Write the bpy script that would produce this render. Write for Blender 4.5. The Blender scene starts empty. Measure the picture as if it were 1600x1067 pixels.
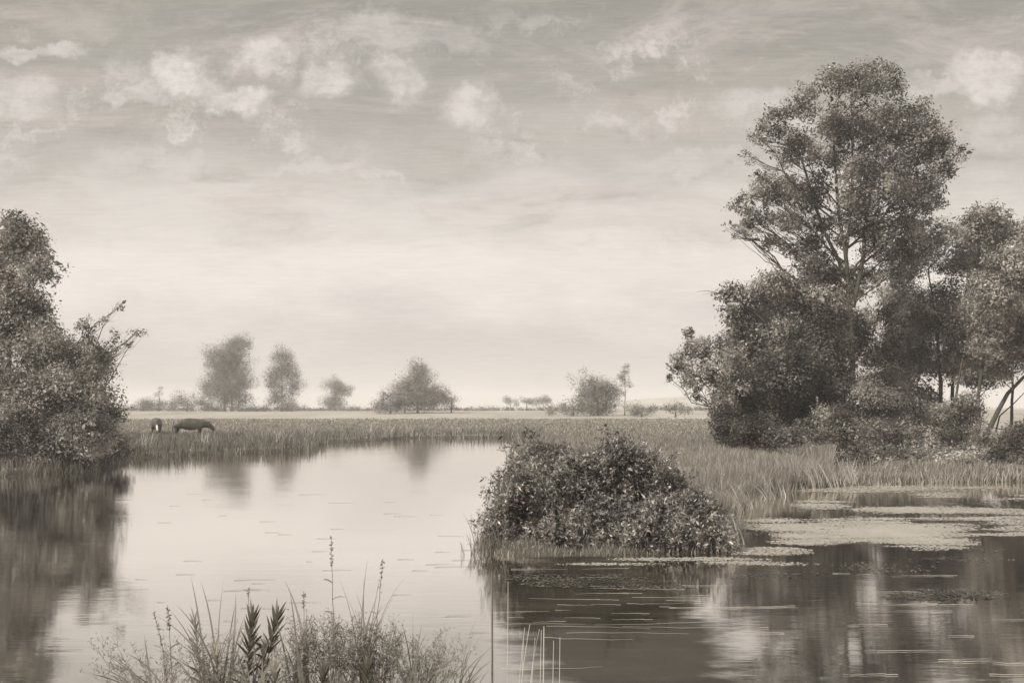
import bpy, math, random
import numpy as np
from mathutils import Vector
S = bpy.context.scene
COL = S.collection
R = math.radians
rng = np.random.default_rng(7)
random.seed(7)

# ---------------------------------------------------------------- camera, sky, sun, exposure
F, HZ, CH = 1500.0, 637.0, 2.3          # focal length in photo pixels, horizon row, eye height
cd = bpy.data.cameras.new('camera'); cam = bpy.data.objects.new('camera', cd); COL.objects.link(cam)
cam.location = (0, 0, CH); cam.rotation_euler = (R(90), 0, 0)
cd.sensor_width = 36; cd.lens = 36 * F / 1600; cd.shift_y = (HZ - 533.5) / 1600
cd.clip_start = .1; cd.clip_end = 9000
S.camera = cam
S.view_settings.view_transform = 'Standard'; S.view_settings.look = 'None'
S.view_settings.exposure = 0.17; S.view_settings.gamma = 1.0
S.cycles.volume_bounces = 2
S.cycles.max_bounces = 8
S.cycles.transparent_max_bounces = 8
S.cycles.use_denoising = True

def srgb(r, g, b):
    f = lambda c: (c/255/12.92) if c/255 <= .04045 else ((c/255+.055)/1.055)**2.4
    return (f(r), f(g), f(b), 1)

class NT:
    """small helper round a node tree"""
    def __init__(s, t): s.t = t; s.n = t.nodes; s.l = t.links
    def new(s, typ, **kw):
        n = s.n.new(typ)
        for k, v in kw.items(): setattr(n, k, v)
        return n
    def put(s, sock, v):
        if hasattr(v, 'is_linked') or hasattr(v, 'links'): s.l.new(v, sock)
        else: sock.default_value = v
    def math(s, op, a, b=None, c=None, clamp=False):
        n = s.new('ShaderNodeMath', operation=op); n.use_clamp = clamp
        s.put(n.inputs[0], a)
        if b is not None: s.put(n.inputs[1], b)
        if c is not None: s.put(n.inputs[2], c)
        return n.outputs[0]
    def noise(s, vec, scale, detail=4, rough=.55, dist=0):
        n = s.new('ShaderNodeTexNoise'); s.put(n.inputs['Vector'], vec)
        n.inputs['Scale'].default_value = scale; n.inputs['Detail'].default_value = detail
        n.inputs['Roughness'].default_value = rough; n.inputs['Distortion'].default_value = dist
        return n.outputs['Fac']
    def mapping(s, vec, scale=(1, 1, 1), loc=(0, 0, 0), rot=(0, 0, 0)):
        n = s.new('ShaderNodeMapping'); s.put(n.inputs['Vector'], vec)
        n.inputs['Scale'].default_value = scale; n.inputs['Location'].default_value = loc
        n.inputs['Rotation'].default_value = rot
        return n.outputs[0]
    def mix(s, fac, a, b, blend='MIX'):
        n = s.new('ShaderNodeMix', data_type='RGBA', blend_type=blend)
        s.put(n.inputs[0], fac); s.put(n.inputs[6], a); s.put(n.inputs[7], b)
        return n.outputs[2]
    def ramp(s, fac, stops, interp='LINEAR'):
        n = s.new('ShaderNodeValToRGB'); n.color_ramp.interpolation = interp
        e = n.color_ramp.elements
        while len(e) < len(stops): e.new(.5)
        for i, (p, c) in enumerate(stops): e[i].position = p; e[i].color = c
        s.put(n.inputs[0], fac)
        return n.outputs[0]
    def mrange(s, v, a, b, c=0., d=1., smooth=True):
        n = s.new('ShaderNodeMapRange'); n.interpolation_type = 'SMOOTHSTEP' if smooth else 'LINEAR'
        s.put(n.inputs['Value'], v)
        for k, x in zip(('From Min', 'From Max', 'To Min', 'To Max'), (a, b, c, d)): n.inputs[k].default_value = x
        return n.outputs[0]

SUN_EL, SUN_AZ = 40.0, 236.0      # azimuth clockwise from +Y: behind the camera to the left
w = bpy.data.worlds.new('World'); S.world = w; w.use_nodes = True
N = NT(w.node_tree); N.n.clear()
out = N.new('ShaderNodeOutputWorld'); bg = N.new('ShaderNodeBackground')
tc = N.new('ShaderNodeTexCoord'); sep = N.new('ShaderNodeSeparateXYZ'); N.l.new(tc.outputs['Generated'], sep.inputs[0])
X, Y, Z = sep.outputs
ya = N.math('MAXIMUM', N.math('ABSOLUTE', Y), .05)
U = N.math('DIVIDE', X, ya); V = N.math('DIVIDE', Z, ya)
cmb = N.new('ShaderNodeCombineXYZ'); N.l.new(U, cmb.inputs[0]); N.l.new(V, cmb.inputs[1]); UV = cmb.outputs[0]
# brightness by height: pale low down, grey higher, unseen zenith brightened to add ambient light
warp = N.noise(N.mapping(UV, (2.2, 6, 1), (3, 1, 0)), 2.0, 5, .6)
vw = N.math('ADD', V, N.math('MULTIPLY', N.math('SUBTRACT', warp, .5), .16))
base = N.ramp(vw, [(0., srgb(186, 178, 174)), (.05, srgb(216, 207, 202)), (.14, srgb(253, 244, 236)), (.20, srgb(236, 228, 220)), (.27, srgb(200, 194, 187)),
                   (.34, srgb(176, 171, 163)), (.42, srgb(158, 155, 147)), (.6, (.85, .83, .80, 1)), (1., (1.25, 1.2, 1.15, 1))], 'EASE')
# broad wisps
wis = N.mrange(N.noise(N.mapping(UV, (1.6, 6.5, 1), (7.3, 2.2, 0), (0, 0, R(9))), 2.4, 9, .70, .9), .44, .68)
hi = N.mrange(V, .1, .24)
base = N.mix(N.math('MULTIPLY', N.math('MULTIPLY', wis, hi), .72), base, srgb(214, 200, 193))
dk = N.mrange(N.noise(N.mapping(UV, (2.0, 7.5, 1), (1.3, 5.2, 0), (0, 0, R(-5))), 2.6, 9, .68, .6), .50, .70)
base = N.mix(N.math('MULTIPLY', N.math('MULTIPLY', dk, hi), .5), base, srgb(158, 154, 146))
tan = N.mrange(N.noise(N.mapping(UV, (1.2, 3.5, 1), (4.3, 9.2, 0)), 2.0, 3, .5), .5, .75)
base = N.mix(N.math('MULTIPLY', N.math('MULTIPLY', tan, hi), .30), base, srgb(190, 183, 165))
# puffs of cloud
wn = N.new('ShaderNodeTexNoise'); N.l.new(UV, wn.inputs['Vector']); wn.inputs['Scale'].default_value = 16; wn.inputs['Detail'].default_value = 7; wn.inputs['Roughness'].default_value = .68
wv = N.new('ShaderNodeVectorMath', operation='SUBTRACT'); N.l.new(wn.outputs['Color'], wv.inputs[0]); wv.inputs[1].default_value = (.5, .5, .5)
ws = N.new('ShaderNodeVectorMath', operation='SCALE'); N.l.new(wv.outputs[0], ws.inputs[0]); ws.inputs['Scale'].default_value = .085
wa = N.new('ShaderNodeVectorMath', operation='ADD'); N.l.new(UV, wa.inputs[0]); N.l.new(ws.outputs[0], wa.inputs[1])
acc = None
for (px, py, rx, ry, k) in [(275, 120, 62, 44, 1), (318, 140, 40, 26, .8), (405, 88, 52, 30, .85), (372, 160, 62, 26, .9), (205, 152, 45, 18, .7), (512, 128, 52, 40, .8),
                            (622, 118, 45, 42, .75), (600, 50, 75, 34, .5), (735, 168, 48, 38, .8), (20, 150, 60, 34, .7), (60, 78, 85, 14, .6),
                            (500, 255, 80, 14, .6), (595, 272, 45, 12, .6), (1540, 118, 75, 34, .85), (1480, 135, 90, 16, .6), (1180, 160, 80, 26, .6), (945, 188, 40, 16, .6),
                            (1100, 250, 130, 22, .4), (1560, 200, 80, 40, .4), (700, 60, 70, 22, .35), (230, 250, 120, 20, .4)]:
    n = N.mapping(wa.outputs[0], (F/rx, F/ry, 1), (-(px-800)/rx, -(HZ-py)/ry, 0))
    ln = N.new('ShaderNodeVectorMath', operation='LENGTH'); 
    fl = N.new('ShaderNodeVectorMath', operation='MULTIPLY'); N.l.new(n, fl.inputs[0]); fl.inputs[1].default_value = (1, 1, 0)
    N.l.new(fl.outputs[0], ln.inputs[0])
    m = N.mrange(ln.outputs['Value'], 1.2, .5, 0, k)
    acc = m if acc is None else N.math('MAXIMUM', acc, m)
tex = N.mrange(N.noise(N.mapping(UV, (1, 1.6, 1), (2, 3, 0)), 26, 8, .72), .36, .60, .5, 1)
acc = N.math('MULTIPLY', acc, tex)
fld = N.math('MULTIPLY', N.mrange(N.noise(N.mapping(wa.outputs[0], (1, 1.5, 1), (9, 4, 0)), 9.5, 9, .74), .50, .66), N.math('MULTIPLY', N.mrange(V, .20, .28), N.mrange(V, .44, .36)))
fld = N.math('MULTIPLY', fld, N.mrange(N.noise(UV, 3.1, 2), .40, .58, .15, .75))
acc = N.math('MAXIMUM', acc, fld)
base = N.mix(acc, base, srgb(242, 233, 227))
# shaded broken texture round the puffs
sh = N.mrange(N.noise(UV, 22, 6, .7), .5, .75)
band = N.math('MULTIPLY', N.mrange(V, .22, .3), N.mrange(V, .44, .36))
base = N.mix(N.math('MULTIPLY', N.math('MULTIPLY', sh, band), .45), base, srgb(160, 158, 149))
fine = N.noise(N.mapping(UV, (10, 120, 1)), 3, 3, .6)
base = N.mix(.07, base, N.ramp(fine, [(.3, (.25, .24, .22, 1)), (.7, (1, .97, .92, 1))]))
# ground half of the world (never seen: the ground sheet reaches the horizon)
N.l.new(base, bg.inputs[0]); bg.inputs[1].default_value = .80
N.l.new(bg.outputs[0], out.inputs[0])

sd = bpy.data.lights.new('sun', 'SUN'); sun = bpy.data.objects.new('sun', sd); COL.objects.link(sun)
sd.energy = 5.0; sd.angle = R(2); sd.color = (1, .95, .88)
d = Vector((math.sin(R(SUN_AZ))*math.cos(R(SUN_EL)), math.cos(R(SUN_AZ))*math.cos(R(SUN_EL)), math.sin(R(SUN_EL))))
sun.rotation_euler = d.to_track_quat('Z', 'Y').to_euler()

# ---------------------------------------------------------------- helpers
def at(px, py, Yd): return np.array([(px-800)/F*Yd, Yd, CH + (HZ-py)/F*Yd])
def xz(px, Yd): return (px-800)/F*Yd

def sstep(a, b, x):
    t = np.clip((x-a)/(b-a), 0, 1); return t*t*(3-2*t)

def vnoise(x, y, seed=0):
    def h(i, j): 
        n = (i.astype(np.int64)*374761393 + j.astype(np.int64)*668265263 + seed*974711) & 0x7fffffff
        n = (n ^ (n >> 13))*1274126177 & 0x7fffffff
        return ((n ^ (n >> 16)) & 0xffff)/65535.
    i = np.floor(x); j = np.floor(y); fx = x-i; fy = y-j
    fx = fx*fx*(3-2*fx); fy = fy*fy*(3-2*fy)
    return (h(i, j)*(1-fx)+h(i+1, j)*fx)*(1-fy)+(h(i, j+1)*(1-fx)+h(i+1, j+1)*fx)*fy
def fnoise(x, y, seed=0): return .5*vnoise(x, y, seed)+.3*vnoise(x*2.1, y*2.1, seed+1)+.2*vnoise(x*4.3, y*4.3, seed+2)

def link(name, me, mat, parent=None):
    o = bpy.data.objects.new(name, me); COL.objects.link(o)
    if mat is not None and not me.materials: me.materials.append(mat)
    if parent is not None: o.parent = parent
    return o

def mesh(name, v, f, mat, parent=None, smooth=False, origin=None):
    """v (n,3); f (m,k) one face size, or list of such arrays"""
    if not isinstance(f, list): f = [f]
    f = [np.asarray(a, dtype=np.int32) for a in f if len(a)]
    v = np.asarray(v, dtype=np.float32)
    if origin is not None: v = v - np.asarray(origin, dtype=np.float32)
    me = bpy.data.meshes.new(name)
    me.vertices.add(len(v)); me.vertices.foreach_set('co', v.ravel())
    li = np.concatenate([a.ravel() for a in f]); tot = np.concatenate([np.full(len(a), a.shape[1], np.int32) for a in f])
    st = np.concatenate([[0], np.cumsum(tot)[:-1]]).astype(np.int32)
    me.loops.add(len(li)); me.loops.foreach_set('vertex_index', li)
    me.polygons.add(len(tot)); me.polygons.foreach_set('loop_start', st)
    if smooth: me.polygons.foreach_set('use_smooth', np.ones(len(tot), dtype=bool))
    me.update(calc_edges=True); me.validate()
    return link(name, me, mat, parent)

def thing(name, label, cat, loc, group=None):
    o = bpy.data.objects.new(name, None); COL.objects.link(o); o.location = tuple(float(c) for c in loc)
    o['label'] = label; o['category'] = cat
    if group: o['group'] = group
    return o
def tag(o, label, cat, group=None, kind=None):
    o['label'] = label; o['category'] = cat
    if group: o['group'] = group
    if kind: o['kind'] = kind
    return o

def tube(pts, r, n=6):
    """tapered tube along a polyline; returns verts, quads (caps left to a point by small radius)"""
    pts = np.asarray(pts, float); r = np.asarray(r, float); k = len(pts)
    t = np.gradient(pts, axis=0); t /= np.linalg.norm(t, axis=1)[:, None]+1e-9
    ref = np.array([.31, .93, .2]); ref2 = np.array([1., 0, 0])
    a = np.cross(t, ref); bad = np.linalg.norm(a, axis=1) < .15; a[bad] = np.cross(t[bad], ref2)
    a /= np.linalg.norm(a, axis=1)[:, None]; b = np.cross(t, a)
    ang = np.arange(n)/n*2*np.pi
    v = pts[:, None]+r[:, None, None]*(np.cos(ang)[None, :, None]*a[:, None]+np.sin(ang)[None, :, None]*b[:, None])
    v = v.reshape(-1, 3)
    i = np.arange(k-1)[:, None]*n; j = np.arange(n)[None]; j2 = (j+1) % n
    q = np.stack([i+j, i+j2, i+n+j2, i+n+j], -1).reshape(-1, 4)
    return v, q
class MB:
    def __init__(s): s.v = []; s.f = {}; s.n = 0
    def add(s, v, f):
        f = np.asarray(f); s.v.append(np.asarray(v, float)); s.f.setdefault(f.shape[1], []).append(f+s.n); s.n += len(v)
    def build(s, name, mat, parent=None, smooth=False, origin=None):
        return mesh(name, np.concatenate(s.v), [np.concatenate(a) for a in s.f.values()], mat, parent, smooth, origin)

def unit(v): return v/(np.linalg.norm(v, axis=-1, keepdims=True)+1e-9)
def bez(a, b, sag, n=8, wob=.0):
    """curved polyline from a to b, pushed by vector sag at its middle"""
    t = np.linspace(0, 1, n)[:, None]; a = np.asarray(a, float); b = np.asarray(b, float)
    p = a*(1-t)+b*t+np.asarray(sag)*4*t*(1-t)
    if wob: p[1:-1] += rng.normal(0, wob, (n-2, 3))
    return p
def rhomb(c, a, b, ln, wd, bend=.0):
    """leaf faces: centre of base c, axis a, side b, length, width -> folded 2-quad-free rhombus"""
    ln = np.asarray(ln)[..., None]; wd = np.asarray(wd)[..., None]
    n = np.cross(a, b)
    p0 = c; p1 = c+a*ln*.45+b*wd*.5+n*bend*ln; p2 = c+a*ln; p3 = c+a*ln*.45-b*wd*.5+n*bend*ln
    v = np.stack([p0, p1, p2, p3], 1).reshape(-1, 3)
    q = np.arange(len(c)*4).reshape(-1, 4)
    return v, q

# ---------------------------------------------------------------- materials (sepia world: colours of the place, far leaves painted hazy)
def mat_leaf(name, dark, light, transl=.35, rough=.6, spec=.25, bias=.5, rk=.5, nk=2.5, nsc=.75):
    m = bpy.data.materials.new(name); m.use_nodes = True; T = NT(m.node_tree); T.n.clear()
    o = T.new('ShaderNodeOutputMaterial'); p = T.new('ShaderNodeBsdfPrincipled'); tr = T.new('ShaderNodeBsdfTranslucent')
    g = T.new('ShaderNodeNewGeometry'); tcn = T.new('ShaderNodeTexCoord')
    rnd = g.outputs['Random Per Island']
    ns = T.noise(tcn.outputs['Object'], nsc, 3, .6)
    f = T.math('ADD', T.math('MULTIPLY', T.math('POWER', rnd, 1.0/bias*.5+.5), rk), T.math('MULTIPLY', T.math('SUBTRACT', ns, .44), nk), clamp=True)
    c = T.ramp(f, [(0, (*dark, 1)), (.55, tuple(.6*a+.4*b for a, b in zip(dark, light))+(1,)), (1, (*light, 1))])
    T.l.new(c, p.inputs['Base Color']); p.inputs['Roughness'].default_value = rough; p.inputs['Specular IOR Level'].default_value = spec
    T.l.new(c, tr.inputs['Color'])
    mx = T.new('ShaderNodeMixShader'); mx.inputs[0].default_value = transl
    T.l.new(p.outputs[0], mx.inputs[1]); T.l.new(tr.outputs[0], mx.inputs[2]); T.l.new(mx.outputs[0], o.inputs[0])
    return m
def mat_simple(name, c1, c2, scale=8, rough=.85, stretch=(1, 1, 1), bump=.3, spec=.2):
    m = bpy.data.materials.new(name); m.use_nodes = True; T = NT(m.node_tree); p = T.n['Principled BSDF']
    tcn = T.new('ShaderNodeTexCoord'); v = T.mapping(tcn.outputs['Object'], stretch)
    n = T.noise(v, scale, 6, .65)
    T.l.new(T.ramp(n, [(.3, (*c1, 1)), (.7, (*c2, 1))]), p.inputs['Base Color'])
    p.inputs['Roughness'].default_value = rough; p.inputs['Specular IOR Level'].default_value = spec
    b = T.new('ShaderNodeBump'); b.inputs['Strength'].default_value = bump; b.inputs['Distance'].default_value = .02
    T.l.new(n, b.inputs['Height']); T.l.new(b.outputs[0], p.inputs['Normal'])
    return m
def sep3(v): k = min(1, v/.45); return (v, v*(.895+.035*k), v*(.66+.18*k))
M = {}
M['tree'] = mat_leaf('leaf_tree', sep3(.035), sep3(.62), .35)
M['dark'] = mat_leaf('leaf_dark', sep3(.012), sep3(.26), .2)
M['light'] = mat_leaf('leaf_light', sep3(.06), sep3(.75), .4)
M['far'] = mat_leaf('leaf_far_hazed', sep3(.10), sep3(.50), .3)  # far leaves lightened: distance haze painted into their colour
M['farpale'] = mat_leaf('leaf_far_pale_hazed', sep3(.16), sep3(.40), .4)  # distance haze put into this leaf colour too
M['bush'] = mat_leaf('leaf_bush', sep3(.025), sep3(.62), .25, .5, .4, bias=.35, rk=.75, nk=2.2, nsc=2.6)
M['fore'] = mat_leaf('leaf_foreground', sep3(.15), sep3(.50), .35, rk=.8, nk=1.2, nsc=.9)
M['foredark'] = mat_leaf('leaf_foreground_dark', sep3(.06), sep3(.20), .2, rk=.8, nk=1.2, nsc=.9)
M['forepale'] = mat_leaf('leaf_foreground_pale', sep3(.26), sep3(.55), .4, rk=.8, nk=1.2, nsc=.9)
M['grass'] = mat_leaf('grass_blades', sep3(.18), sep3(.52), .4, rk=.8, nk=1.2, nsc=.9)
M['grassmead'] = mat_leaf('grass_meadow', sep3(.16), sep3(.42), .4, rk=.8, nk=1.2, nsc=.9)
M['reed'] = mat_leaf('reed_blades', sep3(.07), sep3(.36), .35, rk=.8, nk=1.2, nsc=.9)
M['sedge'] = mat_leaf('sedge_pale', sep3(.45), sep3(.8), .4, rk=.8, nk=1.2, nsc=.9)
M['straw'] = mat_leaf('straw', sep3(.40), sep3(.70), .3, rk=.8, nk=1.2, nsc=.9)
M['duck'] = mat_leaf('duckweed', sep3(.30), sep3(.50), .0, .6, .3, rk=.35, nk=1.0, nsc=.8)
M['bark'] = mat_simple('bark', sep3(.03), sep3(.10), 5, .9, (3, 3, .6), .8)
M['barkfar'] = mat_simple('bark_far', sep3(.07), sep3(.15), 2, .9)
M['stem'] = mat_simple('stem', sep3(.10), sep3(.22), 20, .7, (1, 1, .3))
M['stempale'] = mat_simple('stem_pale', sep3(.40), sep3(.60), 20, .7, (1, 1, .3))
M['stone'] = mat_simple('stone', sep3(.24), sep3(.36), 3, .8)
M['cow'] = mat_simple('cow_hide', sep3(.02), sep3(.10), 2.2, .6, bump=.1)
M['cowwhite'] = mat_simple('cow_blaze', sep3(.6), sep3(.75), 3, .6, bump=.1)
M['horn'] = mat_simple('horn', sep3(.06), sep3(.15), 9, .5)

# ground material: pale meadow, damper and darker towards the water (soil colour follows wet earth height)
gm = bpy.data.materials.new('meadow_soil'); gm.use_nodes = True; T = NT(gm.node_tree); p = T.n['Principled BSDF']
g = T.new('ShaderNodeNewGeometry'); pos = g.outputs['Position']
n1 = T.noise(T.mapping(pos, (.05, .02, .2)), 1.0, 6, .6); n2 = T.noise(T.mapping(pos, (1.6, .7, 1)), 1.0, 6, .7)
c1 = T.ramp(n1, [(.35, (*sep3(.18), 1)), (.65, (*sep3(.38), 1))]); c2 = T.ramp(n2, [(.3, (*sep3(.14), 1)), (.7, (*sep3(.38), 1))])
cc = T.mix(.45, c1, c2)
sp = T.new('ShaderNodeSeparateXYZ'); T.l.new(pos, sp.inputs[0])
mud = T.mrange(sp.outputs[2], .205, .13)
T.l.new(T.mix(mud, cc, (*sep3(.07), 1)), p.inputs['Base Color']); p.inputs['Roughness'].default_value = .95; p.inputs['Specular IOR Level'].default_value = .1

# ---------------------------------------------------------------- ground and water
shore = [(-900, 26), (-60, 29), (xz(0, 31.9), 31.9), (xz(150, 35), 35), (xz(190, 43), 43), (xz(350, 48.6), 48.6), (xz(480, 52), 52),
         (xz(500, 62), 62), (xz(640, 72), 72), (xz(800, 74), 74), (xz(832, 66), 66), (xz(828, 45), 45), (xz(800, 30), 30), (xz(772, 20), 20),
         (xz(750, 15.6), 15.6), (xz(775, 14.9), 14.9), (xz(950, 14.9), 14.9), (xz(1130, 15.3), 15.3), (xz(1160, 17), 17), (xz(1140, 21.0), 21.0),
         (xz(1180, 24.5), 24.5), (xz(1255, 27), 27), (xz(1400, 29.2), 29.2), (xz(1600, 30), 30), (60, 30), (900, 26), (2500, 3500), (-2500, 3500)]
near = [(-900, 5.3), (-4.6, 5.8), (-3.4, 6.9), (-.4, 7.0), (.2, 6.3), (1.5, 5.2), (900, 5.2), (900, -300), (-900, -300)]
def sdist(x, y, poly):
    """signed distance to a polygon, positive inside"""
    sh_ = x.shape; x = x.ravel(); y = y.ravel(); d2 = np.full(x.shape, 1e18); ins = np.zeros(x.shape, bool)
    P = poly+[poly[0]]
    for (x0, y0), (x1, y1) in zip(P[:-1], P[1:]):
        ex, ey = x1-x0, y1-y0; t = np.clip(((x-x0)*ex+(y-y0)*ey)/(ex*ex+ey*ey), 0, 1)
        d2 = np.minimum(d2, (x-x0-t*ex)**2+(y-y0-t*ey)**2)
        c = ((y0 > y) != (y1 > y)); 
        with np.errstate(divide='ignore', invalid='ignore'):
            xi = (x1-x0)*(y-y0)/((y1-y0) if y1 != y0 else 1e-9)+x0
        ins ^= c & (x < xi)
    return (np.where(ins, 1, -1)*np.sqrt(d2)).reshape(sh_)
def land(x, y):
    """signed distance to the nearest shore, wobbling a little"""
    x = np.asarray(x, float); y = np.asarray(y, float)
    d = np.maximum(sdist(x, y, shore), sdist(x, y, near))
    return d+(fnoise(x*1.3, y*1.3, 5)-.5)*np.clip(y/40, .2, 1.2)+(fnoise(x*.3+7, y*.12, 6)-.5)*4.5*sstep(32, 60, y)
def gz(x, y):
    x = np.asarray(x, float); y = np.asarray(y, float)
    d = land(x, y)
    z = np.where(d > 0, .2*(1-np.exp(-np.maximum(d, 0)/.45)), np.maximum(-.9, .7*d))
    z = z+np.where(d > 0, 1, 0)*(.05*(fnoise(x*.35, y*.35, 9)-.5)*np.clip(d, 0, 1)+1.2*sstep(95, 260, y))
    z = z+.12*sstep(40, 44, y)*0
    hill = 16*np.exp(-((x-260)/170)**2)*sstep(800, 1150, y)*(1-sstep(1500, 1900, y))
    return z+hill
def gz1(x, y): return float(gz(np.array([x]), np.array([y]))[0])

us = np.linspace(-1, 1, 330); gx = np.sinh(us*6.6)/np.sinh(6.6)*2200
ys = np.concatenate([np.linspace(-60, 2, 14), np.arange(3, 34, .22), 34+np.cumsum(.24*1.021**np.arange(245))])
ys = ys[ys < 2500]; ys = np.append(ys, 2500)
GX, GY = np.meshgrid(gx, ys); GZ = gz(GX, GY)
nx, ny = len(gx), len(ys)
idx = np.arange(nx*ny).reshape(ny, nx)
q = np.stack([idx[:-1, :-1], idx[:-1, 1:], idx[1:, 1:], idx[1:, :-1]], -1).reshape(-1, 4)
o = mesh('ground', np.stack([GX, GY, GZ], -1).reshape(-1, 3), q, gm, smooth=True); o['kind'] = 'structure'

wm = bpy.data.materials.new('river_water'); wm.use_nodes = True; T = NT(wm.node_tree); T.n.clear()
o_ = T.new('ShaderNodeOutputMaterial'); gl = T.new('ShaderNodeBsdfGlossy'); df = T.new('ShaderNodeBsdfDiffuse'); mx = T.new('ShaderNodeMixShader')
g = T.new('ShaderNodeNewGeometry'); pos = g.outputs['Position']
lw = T.new('ShaderNodeLayerWeight'); lw.inputs[0].default_value = .5
refl = T.mrange(lw.outputs['Facing'], .5, .90, .62, .96, False)
# dark reflection painted off the point: brown water set to reflect less
dark_d = T.new('ShaderNodeVectorMath', operation='LENGTH')
T.l.new(T.mapping(pos, (1/1.15, 1/5.0, 0), (-1.05/1.15, -10.8/5.0, 0)), dark_d.inputs[0])
dark_refl = T.mrange(T.math('ADD', dark_d.outputs['Value'], T.math('MULTIPLY', T.math('SUBTRACT', T.noise(T.mapping(pos, (1.2, 2.5, 1)), 1.0, 5, .65), .5), .9)), 1.12, .72)
T.l.new(T.math('MULTIPLY', refl, T.math('SUBTRACT', 1.0, T.math('MULTIPLY', dark_refl, .90))), mx.inputs[0])
gl.inputs['Color'].default_value = (.99, .965, .93, 1); gl.inputs['Roughness'].default_value = .045
mk = T.noise(T.mapping(pos, (.25, 1.1, 1)), 1.0, 5, .6)
T.l.new(T.ramp(mk, [(.3, (*sep3(.012), 1)), (.7, (*sep3(.045), 1))]), df.inputs['Color'])
b1 = T.noise(T.mapping(pos, (.9, 3.2, 1)), 1.0, 4, .6); b2 = T.noise(T.mapping(pos, (2.2, 17, 1)), 1.0, 3, .6)
calm = T.mrange(T.noise(T.mapping(pos, (.12, .6, 1)), 1.0, 3, .5), .42, .62, .25, 1)
hh = T.math('ADD', T.math('MULTIPLY', b1, .7), T.math('MULTIPLY', T.math('MULTIPLY', b2, calm), .35))
bp = T.new('ShaderNodeBump'); bp.inputs['Strength'].default_value = .5; bp.inputs['Distance'].default_value = .0055
T.l.new(hh, bp.inputs['Height']); T.l.new(bp.outputs[0], gl.inputs['Normal'])
T.l.new(df.outputs[0], mx.inputs[1]); T.l.new(gl.outputs[0], mx.inputs[2]); T.l.new(mx.outputs[0], o_.inputs[0])
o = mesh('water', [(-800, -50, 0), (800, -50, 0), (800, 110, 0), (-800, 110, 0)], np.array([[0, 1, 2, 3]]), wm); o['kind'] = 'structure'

# ---------------------------------------------------------------- trees and shrubs
def leaves(centers, radii, n_per, size, aspect=.5, rosette=1, up=.25, shell=.55):
    """leaf quads scattered round clump centres (m,3) with radii (m,3)"""
    m = len(centers); n = (n_per if np.ndim(n_per) else np.full(m, n_per)).astype(int)
    ci = np.repeat(np.arange(m), np.maximum(1, n//rosette)); k = len(ci)
    dr = unit(rng.normal(size=(k, 3))); rr = (shell+(1-shell)*rng.random(k))**.7*np.where(rng.random(k) < .25, rng.random(k), 1)
    c = centers[ci]+dr*radii[ci]*rr[:, None]*(1+np.abs(rng.normal(0, .33, k)))[:, None]
    ax = unit(dr*.7+rng.normal(size=(k, 3))*.55+np.array([0, 0, up]))
    if rosette > 1:
        c = np.repeat(c, rosette, 0); ax0 = np.repeat(ax, rosette, 0)
        ax = unit(ax0*.55+rng.normal(size=c.shape)*.6); c = c+ax*size*.1
    if rosette > 1: b = unit(np.cross(ax, rng.normal(size=ax.shape)))
    else:
        nr = unit(dr*.8+rng.normal(size=ax.shape)*.42+np.array([0, 0, .35])); ax = unit(np.cross(nr, rng.normal(size=ax.shape))); b = unit(np.cross(ax, nr))
    s = size*np.exp(rng.normal(-.05, .38, len(c)))
    return rhomb(c, ax, b, s, s*aspect, .06)

BS = 1.12
def clumps(blobs, Yd, depth, sub, frac=.42, dj=.6):
    frac = frac*1.12
    """blobs in photo pixels at distance Yd -> sub clump centres and radii in metres, with real depth"""
    C_, R_, B_ = [], [], []
    sc = Yd/F
    for i, bl in enumerate(blobs):
        px, py, rx, ry = bl[:4]; dy = bl[4] if len(bl) > 4 else rng.uniform(-dj, dj)*depth
        c = at(px, py, Yd)+np.array([0, dy, 0]); r = np.array([rx*sc, (rx+ry)/2*sc*1.0, ry*sc])
        B_.append((c, r))
        rx *= BS; ry *= BS; k = max(4, int(2.0*sub*(rx*ry/1800.)**.6)); 
        d = unit(rng.normal(size=(k, 3))); rad = rng.random(k)**.45
        C_.append(c+d*rad[:, None]*r*(1.12-frac*.6)); 
        rs = frac*rng.uniform(.45, 1.35, k)[:, None]*np.array([r.mean()]*3)*np.array([1.15, 1.15, .95])
        R_.append(rs)
    return C_, R_, B_

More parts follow.
